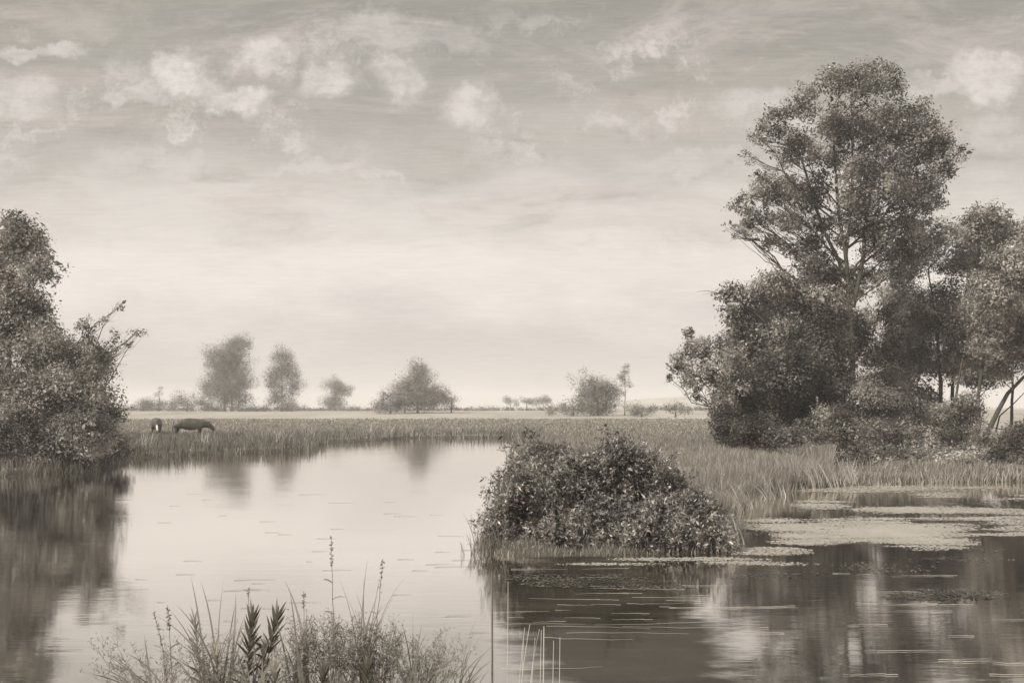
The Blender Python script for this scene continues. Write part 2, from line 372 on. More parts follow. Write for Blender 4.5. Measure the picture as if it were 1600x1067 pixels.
DM = 15.0; BS = 1.12
def tree(name, label, cat, Yd, trunk, blobs, leaf, dens, mat='tree', bark='bark', r0=.2, depth=2., sub=9, limbs=(), group=None,
         frac=.42, extra_trunks=(), twig=True, rosette=1, aspect=.5, leafname='crown', trunkname='trunk', shell=.5, up=.25, spr=(.9, 1.4)):
    """trunk: polyline in pixels from the base up; limbs: extra pixel polylines"""
    tp = np.array([at(a, b, Yd) for a, b in trunk]); bx, by = tp[0, 0], Yd
    tp[0, 2] = gz1(bx, by)-.08; org = (bx, by, gz1(bx, by))
    root = thing(name, label, cat, org, group)
    # smooth the trunk
    t = np.linspace(0, len(tp)-1, len(tp)*4); ii = np.minimum(t.astype(int), len(tp)-2); ft = (t-ii)[:, None]
    P = tp[ii]*(1-ft)+tp[ii+1]*ft; P[1:] += rng.normal(0, r0*.12, P[1:].shape)*np.array([1, 1, .1])
    rr = r0*(1-.78*np.linspace(0, 1, len(P))**.9); rr[0] *= 1.5
    v, f = tube(P, rr, 8); mesh(trunkname, v, f, M[bark], root, True, org)
    for tr_ in extra_trunks:
        w_ = tr_[-1]; pts = np.array([at(a, b, Yd) for a, b in tr_[:-1]]); 
        pts[0, 2] = min(pts[0, 2], gz1(pts[0, 0], Yd)-.05) if pts[0, 2] < 1.2 else pts[0, 2]
        pts[1:, 1] += rng.uniform(-.5, .5)
        pts = np.array([pts[0]]+[p_ for a, b in zip(pts[:-1], pts[1:]) for p_ in ((a+b)/2+rng.normal(0, w_*.3, 3), b)])
        v, f = tube(pts, w_*(1-.7*np.linspace(0, 1, len(pts))), 7); mesh(trunkname, v, f, M[bark], root, True, org)
    C_, R_, B_ = clumps(blobs, Yd, depth, sub, frac)
    for (c, r), cs in zip(B_, C_):
        # limb from the trunk to this clump, then twigs to each sub-clump
        hd = np.linalg.norm((P-c)[:, :2], axis=1); below = P[P[:, 2] < c[2]-.75*hd]; below = below if len(below) else P[:2]
        a = below[-1]
        L = np.linalg.norm(c-a); fr = np.clip((a[2]-P[0, 2])/(P[-1, 2]-P[0, 2]+1e-6), 0, 1)
        rl = min(r0*.4, .0075*L+.08*r0*(1-fr)+r0*.02)
        mb = MB(); lp = bez(a, c, (0, 0, rng.uniform(-.07, .03)*L), 7, L*.018); mb.add(*tube(lp, rl*(1-.75*np.linspace(0, 1, 7)), 6))
        if twig:
            for s_ in cs:
                a2 = lp[3+rng.integers(0, 4)]; L2 = np.linalg.norm(s_-a2)
                mb.add(*tube(bez(a2, s_, (0, 0, -.06*L2), 5, L2*.03), rl*.34*(1-.8*np.linspace(0, 1, 5)), 4))
        mb.build('limb', M[bark], root, True, org)
    for lm in limbs:
        w_ = lm[-1]; dy = rng.uniform(-1, 0)*.4
        pts = np.array([at(a, b, Yd) for a, b in lm[:-1]]); pts[1:, 1] += dy
        n_ = len(pts)*3; t = np.linspace(0, len(pts)-1, n_); ii = np.minimum(t.astype(int), len(pts)-2); ft = (t-ii)[:, None]
        lp = pts[ii]*(1-ft)+pts[ii+1]*ft+rng.normal(0, w_*.25, (n_, 3))
        mb = MB(); mb.add(*tube(lp, w_*(1-.82*np.linspace(0, 1, n_)), 6))
        for s_ in range(n_//3, n_):
            dd = unit(lp[s_]-lp[s_-1])+rng.normal(0, .6, 3)*np.array([1, .8, .8])+np.array([0, 0, .25]); e = lp[s_]+unit(dd)*w_*rng.uniform(7, 14)
            mb.add(*tube(bez(lp[s_], e, (0, 0, w_*.8), 5), w_*.25*(1-.8*np.linspace(0, 1, 5)), 4))
        mb.build('limb', M[bark], root, True, org)
    CC = np.concatenate(C_); RR = np.concatenate(R_)
    area = RR[:, 0]*RR[:, 2]
    leaf = leaf*.68
    npc = np.maximum(6, DM*.62*dens*area/(leaf*leaf)*rng.uniform(.45, 1.4, len(area)))
    # a few loose outer sprays break the outline
    ce = np.concatenate([np.array(c) for c in C_]); k_ = rng.choice(len(ce), max(2, len(ce)//5)); cen = ce.mean(0)
    ex = ce[k_]+unit(ce[k_]-cen)*RR[k_, :1]*rng.uniform(*spr, (len(k_), 1))
    CC = np.concatenate([CC, ex]); RR = np.concatenate([RR, RR[k_]*.5]); npc = np.concatenate([npc, npc[k_]*.12])
    v, f = leaves(CC, RR, npc, leaf, aspect, rosette, up, shell); mesh(leafname, v, f, M[mat], root, False, org)
    return root

# the tall tree
tree('tall_tree', 'tallest tree, its broad airy crown standing high above the right bank', 'tree', 50,
     [(1333, 690), (1332, 590), (1330, 500), (1322, 400), (1310, 320), (1302, 230), (1312, 130)],
     [(1215, 330, 36, 22), (1182, 342, 28, 16), (1288, 335, 36, 24), (1436, 304, 30, 24), (1206, 274, 30, 20), (1192, 212, 24, 18), (1456, 208, 28, 24), (1460, 312, 34, 24), (1250, 402, 40, 24), (1418, 398, 36, 30), (1330, 345, 40, 30), (1482, 288, 22, 15), (1160, 362, 26, 12), (1185, 232, 18, 13), (1318, 124, 50, 30), (1222, 372, 40, 14), (1268, 144, 38, 30), (1368, 144, 42, 34), (1422, 185, 42, 38), (1226, 178, 28, 28), (1300, 195, 55, 38), (1362, 215, 55, 44), (1442, 240, 42, 40),
      (1478, 262, 26, 24), (1228, 240, 42, 30), (1196, 306, 42, 28), (1162, 322, 24, 20), (1262, 292, 48, 38), (1338, 300, 55, 44), (1408, 300, 46, 38), (1226, 352, 42, 22),
      (1296, 372, 38, 28), (1376, 372, 52, 40), (1440, 350, 28, 26), (1146, 352, 18, 8), (1352, 432, 44, 30), (1286, 425, 34, 22), (1350, 108, 26, 14), (1492, 238, 16, 10), (1176, 236, 10, 7), (1300, 255, 40, 30), (1385, 265, 36, 30)],
     .19, 1.55, 'tree', r0=.18, depth=3.2, sub=13, frac=.28,
     extra_trunks=[((1333, 480), (1350, 400), (1356, 320), (1372, 230), (1385, 160), .13), ((1330, 450), (1290, 360), (1262, 270), (1240, 200), .11), ((1322, 400), (1330, 320), (1330, 240), (1328, 150), .09)],
     limbs=[((1326, 440), (1285, 412), (1240, 384), (1190, 378), (1155, 374), .07), ((1335, 345), (1400, 330), (1450, 300), (1488, 268), .06)])
# the lighter tree at its left shoulder and the dark dense one below
tree('broadleaf_tree', 'middle sized pale leaved tree at the left shoulder of the tallest tree', 'tree', 47,
     [(1236, 705), (1238, 600), (1226, 520), (1210, 450)],
     [(1196, 448, 40, 28), (1150, 462, 34, 16), (1246, 452, 42, 34), (1168, 500, 40, 30), (1220, 520, 42, 34), (1284, 480, 40, 34), (1128, 480, 16, 12), (1262, 420, 30, 18), (1310, 520, 34, 30)],
     .19, 1.9, 'tree', r0=.16, depth=2.2, sub=10, frac=.38, limbs=[((1230, 560), (1190, 500), (1150, 470), (1112, 458), .07)])
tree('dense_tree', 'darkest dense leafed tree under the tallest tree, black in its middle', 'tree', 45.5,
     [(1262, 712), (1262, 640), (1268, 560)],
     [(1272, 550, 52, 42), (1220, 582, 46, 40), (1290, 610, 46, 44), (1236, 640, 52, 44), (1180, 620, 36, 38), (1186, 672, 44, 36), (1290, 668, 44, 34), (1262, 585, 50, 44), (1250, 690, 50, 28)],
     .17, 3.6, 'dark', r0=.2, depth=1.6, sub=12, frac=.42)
tree('spreading_tree', 'small leaning tree reaching out left over the meadow from the dark trees', 'tree', 43,
     [(1172, 712), (1160, 650), (1140, 600), (1115, 560)],
     [(1092, 540, 30, 22), (1062, 572, 24, 14), (1104, 584, 34, 22), (1134, 545, 30, 28), (1050, 590, 12, 8), (1070, 598, 20, 11), (1092, 612, 20, 13), (1122, 622, 28, 24), (1146, 585, 30, 30), (1080, 520, 18, 9), (1140, 650, 26, 22)],
       .15, 2.4, 'light', r0=.10, depth=1.6, sub=9, frac=.36, limbs=[((1150, 625), (1120, 585), (1085, 568), (1046, 580), .035), ((1120, 600), (1080, 585), (1050, 600), .02)])
tree('broadleaf_tree', 'wide olive grey tree filling the gap right of the tallest trunk', 'tree', 55,
     [(1468, 700), (1470, 600), (1462, 500), (1450, 420)],
     [(1478, 365, 38, 24), (1520, 350, 30, 22), (1440, 362, 28, 18), (1400, 435, 40, 28), (1448, 400, 44, 32), (1500, 410, 48, 38), (1422, 482, 48, 36), (1482, 482, 52, 40), (1396, 545, 40, 34), (1448, 552, 50, 38), (1500, 556, 44, 36), (1400, 610, 42, 34), (1450, 625, 44, 34), (1362, 640, 30, 30)],
     .2, 1.8, 'light', r0=.15, depth=2.6, sub=10, frac=.36, extra_trunks=[((1492, 702), (1494, 620), (1500, 540), .17)])
tree('broadleaf_tree', 'round topped tree on slim trunks at the right edge of the view', 'tree', 49,
     [(1527, 706), (1529, 620), (1545, 500), (1560, 380)],
     [(1545, 345, 38, 22), (1585, 362, 40, 28), (1500, 372, 32, 20), (1560, 415, 52, 34), (1612, 420, 44, 44), (1534, 474, 52, 38), (1592, 486, 48, 42), (1528, 536, 42, 30), (1590, 548, 46, 32), (1566, 586, 34, 10), (1640, 500, 44, 70), (1640, 400, 40, 50), (1524, 590, 26, 12)],
     .19, 1.9, 'light', r0=.12, depth=2.2, sub=10, frac=.38,
     extra_trunks=[((1532, 702), (1562, 640), (1600, 590), (1640, 560), .15), ((1488, 700), (1492, 640), (1505, 560), .12), ((1548, 700), (1568, 650), (1610, 610), .06)])
# understory along the right bank: each shrub its own thing
def shrub(label, Yd, blobs, leaf=.13, dens=3.2, mat='tree', r0=.05, base=None, group='shrubs along the right bank', sub=9, depth=.8, rosette=1, aspect=.5, frac=.42, name='shrub', up=.3, bark='bark', **kw):
    px = base if base is not None else blobs[0][0]; by = HZ+(CH-gz1(xz(px, Yd), Yd))*F/Yd
    top = min(b[1] for b in blobs)
    return tree(name, label, 'shrub', Yd, [(px, by), (px+3, (by*2+top)/3), (px-3, (by+2*top)/3)], blobs, leaf, dens, mat, bark, r0, depth, sub, kw.pop('limbs', ()), group, frac,
                leafname='foliage', trunkname='stem', rosette=rosette, aspect=aspect, up=up, **kw)
shrub('low brown shrub at the foot of the small leaning tree, beside the meadow', 41, [(1128, 668, 30, 20), (1150, 685, 32, 22)], .12, 3, 'dark')
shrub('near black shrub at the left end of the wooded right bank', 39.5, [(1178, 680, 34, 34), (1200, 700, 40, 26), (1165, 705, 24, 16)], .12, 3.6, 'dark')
shrub('dark shrub with speckled pale leaves below the darkest tree', 38.5, [(1242, 690, 40, 36), (1275, 712, 38, 24)], .12, 3.2, 'tree')
shrub('pale speckled shrub under the tallest tree trunk', 38, [(1318, 680, 42, 36), (1345, 708, 42, 26), (1300, 655, 26, 22)], .13, 2.8, 'light')
shrub('tall dusky shrub right of the tallest trunk, its top a rounded dome', 43, [(1372, 620, 36, 34), (1405, 650, 40, 34), (1370, 670, 36, 30), (1350, 610, 22, 18)], .13, 3.0, 'tree')
shrub('dusky shrub between the tallest trunk and the slim trunks', 39, [(1400, 690, 44, 34), (1440, 700, 36, 28)], .12, 3.0, 'tree')
shrub('pale flowering shrub near the water in front of the slim trunks', 34, [(1440, 722, 38, 22), (1480, 728, 34, 20), (1420, 738, 24, 12)], .12, 2.4, 'light')
shrub('low shrub under the slim trunks near the right edge', 38, [(1500, 712, 34, 22), (1540, 720, 30, 20)], .12, 2.8, 'tree')
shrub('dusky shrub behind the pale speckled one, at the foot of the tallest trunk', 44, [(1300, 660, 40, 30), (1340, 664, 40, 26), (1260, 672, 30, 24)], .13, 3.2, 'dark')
shrub('wide shrub in shade among the slim trunks', 46, [(1440, 668, 46, 26), (1490, 676, 40, 20), (1400, 676, 30, 18)], .13, 3.2, 'tree')
shrub('low dark shrub by the water left of the pale flowering shrub', 35, [(1380, 722, 36, 20), (1340, 728, 34, 16), (1300, 726, 28, 14)], .12, 3, 'tree')
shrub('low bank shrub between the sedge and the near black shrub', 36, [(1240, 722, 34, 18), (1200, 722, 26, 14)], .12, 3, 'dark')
shrub('thin weedy shrub by the water right of the pale flowering shrub', 33.5, [(1540, 735, 36, 16), (1500, 740, 26, 12)], .12, 2.6, 'tree')
shrub('low dark shrub overhanging the water left of the pale flowering shrub', 31.5, [(1400, 738, 34, 12), (1360, 742, 26, 9)], .12, 2.6, 'tree')
shrub('low dark shrub overhanging the water right of the pale flowering shrub', 31.3, [(1500, 742, 34, 11), (1465, 744, 24, 8), (1535, 740, 24, 12)], .12, 2.6, 'dark')
shrub('low dusky shrub overhanging the water at the right edge', 31.6, [(1590, 736, 34, 16), (1560, 742, 24, 10)], .12, 2.6, 'tree')
shrub('low brown shrub on the shore above the largest sedge clump', 32, [(1310, 736, 28, 10), (1335, 738, 22, 9)], .12, 2.4, 'tree')
shrub('feathery pale shrub under the round topped tree by the leaning trunk', 42, [(1575, 682, 36, 18), (1612, 676, 34, 22), (1540, 690, 26, 14)], .13, 2.2, 'light')
shrub('tall pale shrub between the slim trunks', 44, [(1500, 640, 26, 34), (1476, 660, 26, 24), (1455, 640, 20, 20)], .13, 2.2, 'light')
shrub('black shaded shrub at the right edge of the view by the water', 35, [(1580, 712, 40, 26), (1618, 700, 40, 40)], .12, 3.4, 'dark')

WG = 'trees of the wooded right bank'
tree('slim_tree', 'dusky tree deep in the wood between the tallest trunk and the slim trunks', 'tree', 60,
     [(1408, 690), (1410, 600), (1404, 520)],
     [(1396, 400, 36, 28), (1352, 500, 20, 22), (1350, 455, 20, 16), (1362, 566, 12, 10), (1370, 440, 20, 20), (1416, 470, 40, 34), (1412, 520, 30, 30), (1430, 530, 46, 34), (1402, 590, 48, 36), (1440, 640, 46, 30), (1400, 650, 34, 26)],
     .2, 1.7, 'light', r0=.12, depth=2.6, sub=10, frac=.36)
tree('broadleaf_tree', 'shadowed tree behind the slim trunks near the right edge', 'tree', 60,
     [(1580, 688), (1582, 600), (1576, 480)],
     [(1560, 470, 46, 40), (1600, 540, 50, 36), (1548, 560, 50, 34), (1510, 520, 44, 44), (1620, 460, 44, 60), (1500, 640, 30, 18)],
     .2, 2.2, 'tree', r0=.12, depth=2.4, sub=10, frac=.38)
tree('broadleaf_tree', 'dark tree behind the pale leaved one at the shoulder of the tallest tree', 'tree', 54,
     [(1290, 692), (1288, 600), (1282, 500)],
     [(1290, 450, 40, 34), (1240, 490, 50, 40), (1300, 530, 46, 40), (1190, 530, 50, 44), (1250, 570, 56, 40), (1180, 590, 44, 40), (1150, 640, 34, 40)],
     .2, 2.8, 'dark', r0=.16, depth=2, sub=10, frac=.42)

# left bank
tree('broadleaf_tree', 'tall feathery tree cut by the left edge of the view', 'tree', 39,
     [(8, 735), (12, 620), (18, 500), (26, 380)],
     [(30, 352, 32, 24), (58, 388, 38, 32), (16, 415, 44, 42), (78, 432, 28, 30), (40, 470, 50, 36), (-30, 400, 44, 54), (90, 415, 12, 10), (-30, 490, 50, 44), (20, 520, 50, 36), (70, 500, 34, 28)],
     .17, 1.6, 'light', r0=.14, depth=2.4, sub=11, frac=.38, limbs=[((20, 500), (50, 440), (85, 410), .05)])
shrub('big pale leaved shrub with arching branches below the feathery left tree', 36.5,
      [(60, 540, 46, 36), (115, 560, 44, 34), (30, 600, 52, 44), (98, 612, 50, 40), (150, 622, 38, 36), (160, 560, 28, 28), (188, 478, 12, 9), (212, 520, 16, 7), (176, 500, 12, 10), (190, 560, 12, 16), (204, 540, 12, 9), (226, 518, 8, 5), (180, 525, 12, 10), (150, 520, 22, 16), (-30, 560, 44, 60)],
      .14, 1.45, 'light', .08, base=70, group='shrubs on the left bank', sub=10, depth=1.6,
      limbs=[((95, 640), (140, 580), (165, 510), (186, 478), .028), ((120, 660), (170, 600), (195, 555), (214, 524), .025), ((110, 640), (125, 560), (142, 500), .03)])
shrub('dark tangled shrub low on the left bank at the water', 34.8, [(40, 680, 54, 40), (110, 684, 50, 38), (150, 676, 34, 34), (-20, 690, 50, 40), (80, 715, 60, 18)], .12, 2.5, 'tree', .06, base=60, group='shrubs on the left bank', sub=11)
shrub('dusky shrub closing the left thicket towards the cows', 38, [(172, 650, 24, 34), (182, 688, 22, 22), (160, 690, 28, 24)], .12, 3.0, 'tree', .05, base=172, group='shrubs on the left bank')

# distant trees
G = 'scattered trees beyond the meadow'
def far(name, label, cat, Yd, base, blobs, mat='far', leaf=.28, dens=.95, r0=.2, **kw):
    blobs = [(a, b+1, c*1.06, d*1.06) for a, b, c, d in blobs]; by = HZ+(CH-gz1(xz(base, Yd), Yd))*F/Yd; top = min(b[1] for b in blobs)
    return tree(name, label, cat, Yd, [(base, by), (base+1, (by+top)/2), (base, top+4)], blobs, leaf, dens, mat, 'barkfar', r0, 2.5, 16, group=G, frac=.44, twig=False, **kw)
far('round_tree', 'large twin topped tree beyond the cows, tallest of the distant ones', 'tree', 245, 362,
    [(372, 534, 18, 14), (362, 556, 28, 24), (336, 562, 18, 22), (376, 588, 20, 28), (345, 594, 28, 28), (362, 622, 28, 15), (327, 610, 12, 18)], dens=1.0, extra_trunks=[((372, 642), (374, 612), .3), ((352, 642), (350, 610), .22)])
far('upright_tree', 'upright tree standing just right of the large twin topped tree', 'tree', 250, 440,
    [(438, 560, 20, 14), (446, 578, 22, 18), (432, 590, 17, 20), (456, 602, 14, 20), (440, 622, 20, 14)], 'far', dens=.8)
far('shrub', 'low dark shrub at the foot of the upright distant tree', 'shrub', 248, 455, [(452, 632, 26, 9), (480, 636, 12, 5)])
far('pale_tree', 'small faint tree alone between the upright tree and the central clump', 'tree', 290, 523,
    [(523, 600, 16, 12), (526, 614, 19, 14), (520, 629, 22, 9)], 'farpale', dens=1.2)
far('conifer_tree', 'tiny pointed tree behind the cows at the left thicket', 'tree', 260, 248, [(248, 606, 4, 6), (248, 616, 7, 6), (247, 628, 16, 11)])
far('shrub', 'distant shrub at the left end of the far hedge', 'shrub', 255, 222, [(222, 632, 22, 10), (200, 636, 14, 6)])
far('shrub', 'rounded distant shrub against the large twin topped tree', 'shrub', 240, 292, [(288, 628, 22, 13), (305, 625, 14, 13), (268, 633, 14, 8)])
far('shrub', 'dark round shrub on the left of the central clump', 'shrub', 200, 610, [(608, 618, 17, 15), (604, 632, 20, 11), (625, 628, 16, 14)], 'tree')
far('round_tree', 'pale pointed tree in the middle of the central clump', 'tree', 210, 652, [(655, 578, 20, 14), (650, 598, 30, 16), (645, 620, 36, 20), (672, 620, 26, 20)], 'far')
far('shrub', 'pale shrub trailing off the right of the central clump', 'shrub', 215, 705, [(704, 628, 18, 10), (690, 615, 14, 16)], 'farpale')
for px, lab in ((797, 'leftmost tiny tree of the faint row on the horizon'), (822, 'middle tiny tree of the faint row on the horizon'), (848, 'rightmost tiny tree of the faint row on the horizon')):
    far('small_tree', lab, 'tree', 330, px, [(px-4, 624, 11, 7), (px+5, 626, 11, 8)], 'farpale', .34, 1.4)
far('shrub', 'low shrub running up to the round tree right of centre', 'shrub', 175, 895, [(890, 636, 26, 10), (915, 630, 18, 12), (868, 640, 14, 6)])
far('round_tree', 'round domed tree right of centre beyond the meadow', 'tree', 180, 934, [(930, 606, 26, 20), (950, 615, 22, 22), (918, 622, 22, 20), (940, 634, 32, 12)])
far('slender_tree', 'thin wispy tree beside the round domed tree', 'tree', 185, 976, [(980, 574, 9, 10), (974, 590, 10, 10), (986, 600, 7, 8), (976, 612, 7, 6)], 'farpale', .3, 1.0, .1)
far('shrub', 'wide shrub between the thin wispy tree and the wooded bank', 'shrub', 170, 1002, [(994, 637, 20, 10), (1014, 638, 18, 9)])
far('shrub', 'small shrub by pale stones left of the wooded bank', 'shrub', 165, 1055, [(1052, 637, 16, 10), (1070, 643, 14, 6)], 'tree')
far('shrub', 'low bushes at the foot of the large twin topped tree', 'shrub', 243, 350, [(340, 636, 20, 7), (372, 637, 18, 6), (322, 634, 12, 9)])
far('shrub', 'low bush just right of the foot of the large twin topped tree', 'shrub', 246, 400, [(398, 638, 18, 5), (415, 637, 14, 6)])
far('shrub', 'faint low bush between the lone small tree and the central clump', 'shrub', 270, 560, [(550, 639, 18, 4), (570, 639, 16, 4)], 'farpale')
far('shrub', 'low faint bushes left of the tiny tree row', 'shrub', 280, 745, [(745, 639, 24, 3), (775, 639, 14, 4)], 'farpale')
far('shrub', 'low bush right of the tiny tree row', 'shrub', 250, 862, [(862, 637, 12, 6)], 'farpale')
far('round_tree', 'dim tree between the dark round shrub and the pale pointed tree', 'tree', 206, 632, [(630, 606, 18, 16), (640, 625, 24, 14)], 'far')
# far hedge that reads as one low dark line
hp = []
for px in np.arange(150, 900, 6): hp.append((px+rng.uniform(-3, 3), 640.5+rng.uniform(-1, 1), 6, 2.2+rng.random()*1.6))
for px in np.arange(1010, 1130, 6): hp.append((px+rng.uniform(-3, 3), 638.5, 6, 2+rng.random()))
C_, R_, B_ = clumps(hp, 300, 6, 2, .6)
v, f = leaves(np.concatenate(C_), np.concatenate(R_), 26, .5)
tag(mesh('hedge', v, f, M['far']), 'low far-off hedge line along the meadow horizon', 'hedge', kind='stuff')

# pale stones beyond the meadow
def stone(px, Yd, wpx, hpx, lab):
    w_ = wpx*Yd/F; h_ = hpx*Yd/F; bm_v = []; n = 10; m = 6
    for i in range(m+1):
        th = math.pi*i/m
        for j in range(n):
            ph = 2*math.pi*j/n; k = 1+.22*math.sin(3*ph+px)+.1*rng.normal()
            bm_v.append((w_/2*math.sin(th)*math.cos(ph)*k, w_/2*.7*math.sin(th)*math.sin(ph)*k, h_*.5*math.cos(th)*k+h_*.3))
    q = [(i*n+j, i*n+(j+1) % n, (i+1)*n+(j+1) % n, (i+1)*n+j) for i in range(m) for j in range(n)]
    x = xz(px, Yd); o = mesh('stone', bm_v, np.array(q), M['stone'], None, True); o.location = (x, Yd, gz1(x, Yd)); tag(o, lab, 'stone', 'pale stones beyond the meadow')
for a in ((1008, 150, 8, 4, 'small pale stone in front of the wide far shrub'), (1028, 150, 10, 4, 'pale stone left of the small far shrub'), (1042, 150, 9, 5, 'rounder pale stone at the foot of the small far shrub'), (1067, 148, 15, 4, 'longest pale stone, lying flat right of the small far shrub')): stone(*a)

# ---------------------------------------------------------------- the bush on the point
BG = 'shrubs of the leafy thicket on the point'
def bush(label, Yd, blobs_, mat='bush', leaf=.08, dens=3.4, **kw):
    blobs = [(a, b+4, c*1.16, d*1.16) for a, b, c, d in blobs_]
    return shrub(label, Yd, blobs, leaf, dens, mat, .022, group=BG, sub=12, depth=.35, rosette=6, aspect=.34, frac=.40, name='leafy_bush', spr=(1.0, 2.0), **kw)
bush('leafy shrub at the left end of the thicket on the point, leaning over the river', 16.0, [(800, 760, 28, 34), (786, 805, 24, 34), (830, 735, 30, 26), (815, 790, 36, 40), (800, 840, 34, 26), (845, 835, 30, 26)], leaf=.06, base=815)
bush('soft dark shrub at the upper left of the thicket on the point', 17.6, [(860, 730, 44, 28), (900, 745, 44, 36), (860, 780, 40, 36), (895, 790, 40, 30)], 'tree', .07, 4.6)
bush('highest shrub of the thicket on the point, pale leaves at its top', 17.0, [(915, 738, 34, 32), (925, 770, 36, 34), (965, 712, 34, 26), (945, 740, 44, 34), (1000, 738, 40, 36), (975, 780, 44, 34), (1030, 765, 30, 28)])
bush('bright leaved shrub in the front middle of the thicket on the point', 15.6, [(880, 830, 36, 32), (935, 815, 40, 36), (985, 825, 36, 34), (905, 848, 34, 18), (960, 848, 34, 18)])
bush('dark leaved shrub in the front right of the thicket on the point', 15.7, [(1040, 815, 40, 38), (1080, 800, 32, 34), (1050, 845, 44, 18), (1100, 835, 36, 26), (1130, 845, 18, 14), (1010, 850, 30, 16)], 'bush')
bush('sloping shrub at the right shoulder of the thicket on the point', 16.8, [(1050, 765, 32, 30), (1085, 785, 26, 26), (1110, 810, 24, 24)], 'tree', .07, 4.2)

# ---------------------------------------------------------------- grasses
def blades(x, y, z, h, wd, lean, head, curve=.35, seg=3, drift=0.):
    """(n,) arrays -> blade strips; head = direction of bend"""
    n = len(x); base = np.stack([x, y, z], 1); dirv = np.stack([np.cos(head), np.sin(head), np.zeros(n)], 1)
    side0 = np.stack([-np.sin(head), np.cos(head), np.zeros(n)], 1)
    tw = rng.uniform(0, np.pi, n); side = unit(side0*np.cos(tw)[:, None]+np.stack([np.cos(head), np.sin(head), 0*head], 1)*np.sin(tw)[:, None]*.7)
    side = np.where((np.abs(side[:, :1]) < .35), unit(side+np.array([.6, 0, 0])), side)
    V = []
    for k in range(seg):
        t = k/seg; c = base+np.array([0, 0, 1])*(h*(t-curve*.35*t*t*lean))[:, None]+dirv*(h*lean*(.35*t+.65*t*t))[:, None]
        ww = (wd*.5*(1-.75*t**1.5))[:, None]
        V += [c-side*ww, c+side*ww]
    tip = base+np.array([0, 0, 1])*(h*(1-curve*.35*lean*1.4))[:, None]+dirv*(h*lean)[:, None]
    V.append(tip); V = np.stack(V, 1).reshape(-1, 3); m = 2*seg+1; o0 = (np.arange(n)*m)[:, None]
    Q = np.concatenate([o0+np.array([[2*k, 2*k+1, 2*k+3, 2*k+2]]) for k in range(seg-1)])
    Tt = o0+np.array([[2*seg-2, 2*seg-1, 2*seg]])
    return V, [Q, Tt]
def scatter(n, pxr, yr, test, power=1.):
    """sample ground points by picture column and log distance, keep those passing test(x, y, d)"""
    px = rng.uniform(*pxr, n); yd = np.exp(rng.uniform(math.log(yr[0]), math.log(yr[1]), n)); x = (px-800)/F*yd
    d = land(x, yd); k = test(x, yd, d, px) & (d > -.25)
    return x[k], yd[k], d[k]
def grass(name, label, n, pxr, yr, test, h, wd, mat, lean=(.05, .5), cat='grass'):
    x, y, d = scatter(n, pxr, yr, test); z = gz(x, y)-.02
    patch = .35+1.25*fnoise(x*.5, y*.25, 3)
    hh = rng.uniform(*h, len(x))*patch; ww = rng.uniform(*wd, len(x))*np.clip(y/20, .6, 6)
    V_, F_ = blades(x, y, z, hh, ww, rng.uniform(*lean, len(x)), rng.uniform(0, 2*np.pi, len(x)))
    o = mesh(name, V_, F_, M[mat]); o['kind'] = 'stuff'; o['label'] = label; o['category'] = cat
    return o
grass('meadow_grass', 'pale short meadow grass behind the river bank', 70000, (-60, 1240), (46, 150), lambda x, y, d, p: d > 1.5, (.12, .32), (.02, .04), 'grassmead')
grass('bank_reeds', 'dark reedy fringe growing along the far water edge', 60000, (-40, 850), (40, 84), lambda x, y, d, p: d < 1.2+5.0*rng.random(len(x))**1.5, (.25, .85), (.010, .016), 'reed', (.05, .7), 'reeds')
grass('pasture_grass', 'longer pasture grass round the legs of the grazing cows', 9000, (170, 380), (58, 71.5), lambda x, y, d, p: d > 2, (.22, .5), (.010, .016), 'reed', (.05, .6))
grass('tall_grass', 'soft tall grass covering the neck of land behind the leafy point', 110000, (770, 1300), (17.5, 60), lambda x, y, d, p: (p > 800) & (d > .0), (.3, .7), (.012, .022), 'grass', (.05, .45))
grass('shore_grass', 'rank grass on the wooded right shore above the still water', 45000, (1120, 1680), (21, 42), lambda x, y, d, p: d < 5*rng.random(len(x))**1.3, (.15, .45), (.011, .02), 'grass', (.05, .6))
grass('shore_grass', 'dark grass at the foot of the thicket on the left bank', 14000, (-120, 240), (30, 44), lambda x, y, d, p: d < 3.5*rng.random(len(x)), (.2, .6), (.011, .02), 'reed', (.05, .5))
grass('point_grass', 'short rough grass at the foot of the leafy thicket on the point', 16000, (745, 1180), (14.6, 18.5), lambda x, y, d, p: d > -.02, (.05, .16), (.010, .016), 'grass', (.05, .6))
grass('near_grass', 'rough grass on the near bank below the view', 9000, (-600, 2200), (2.6, 5.5), lambda x, y, d, p: d > .05, (.1, .3), (.008, .014), 'fore', (.1, .6))

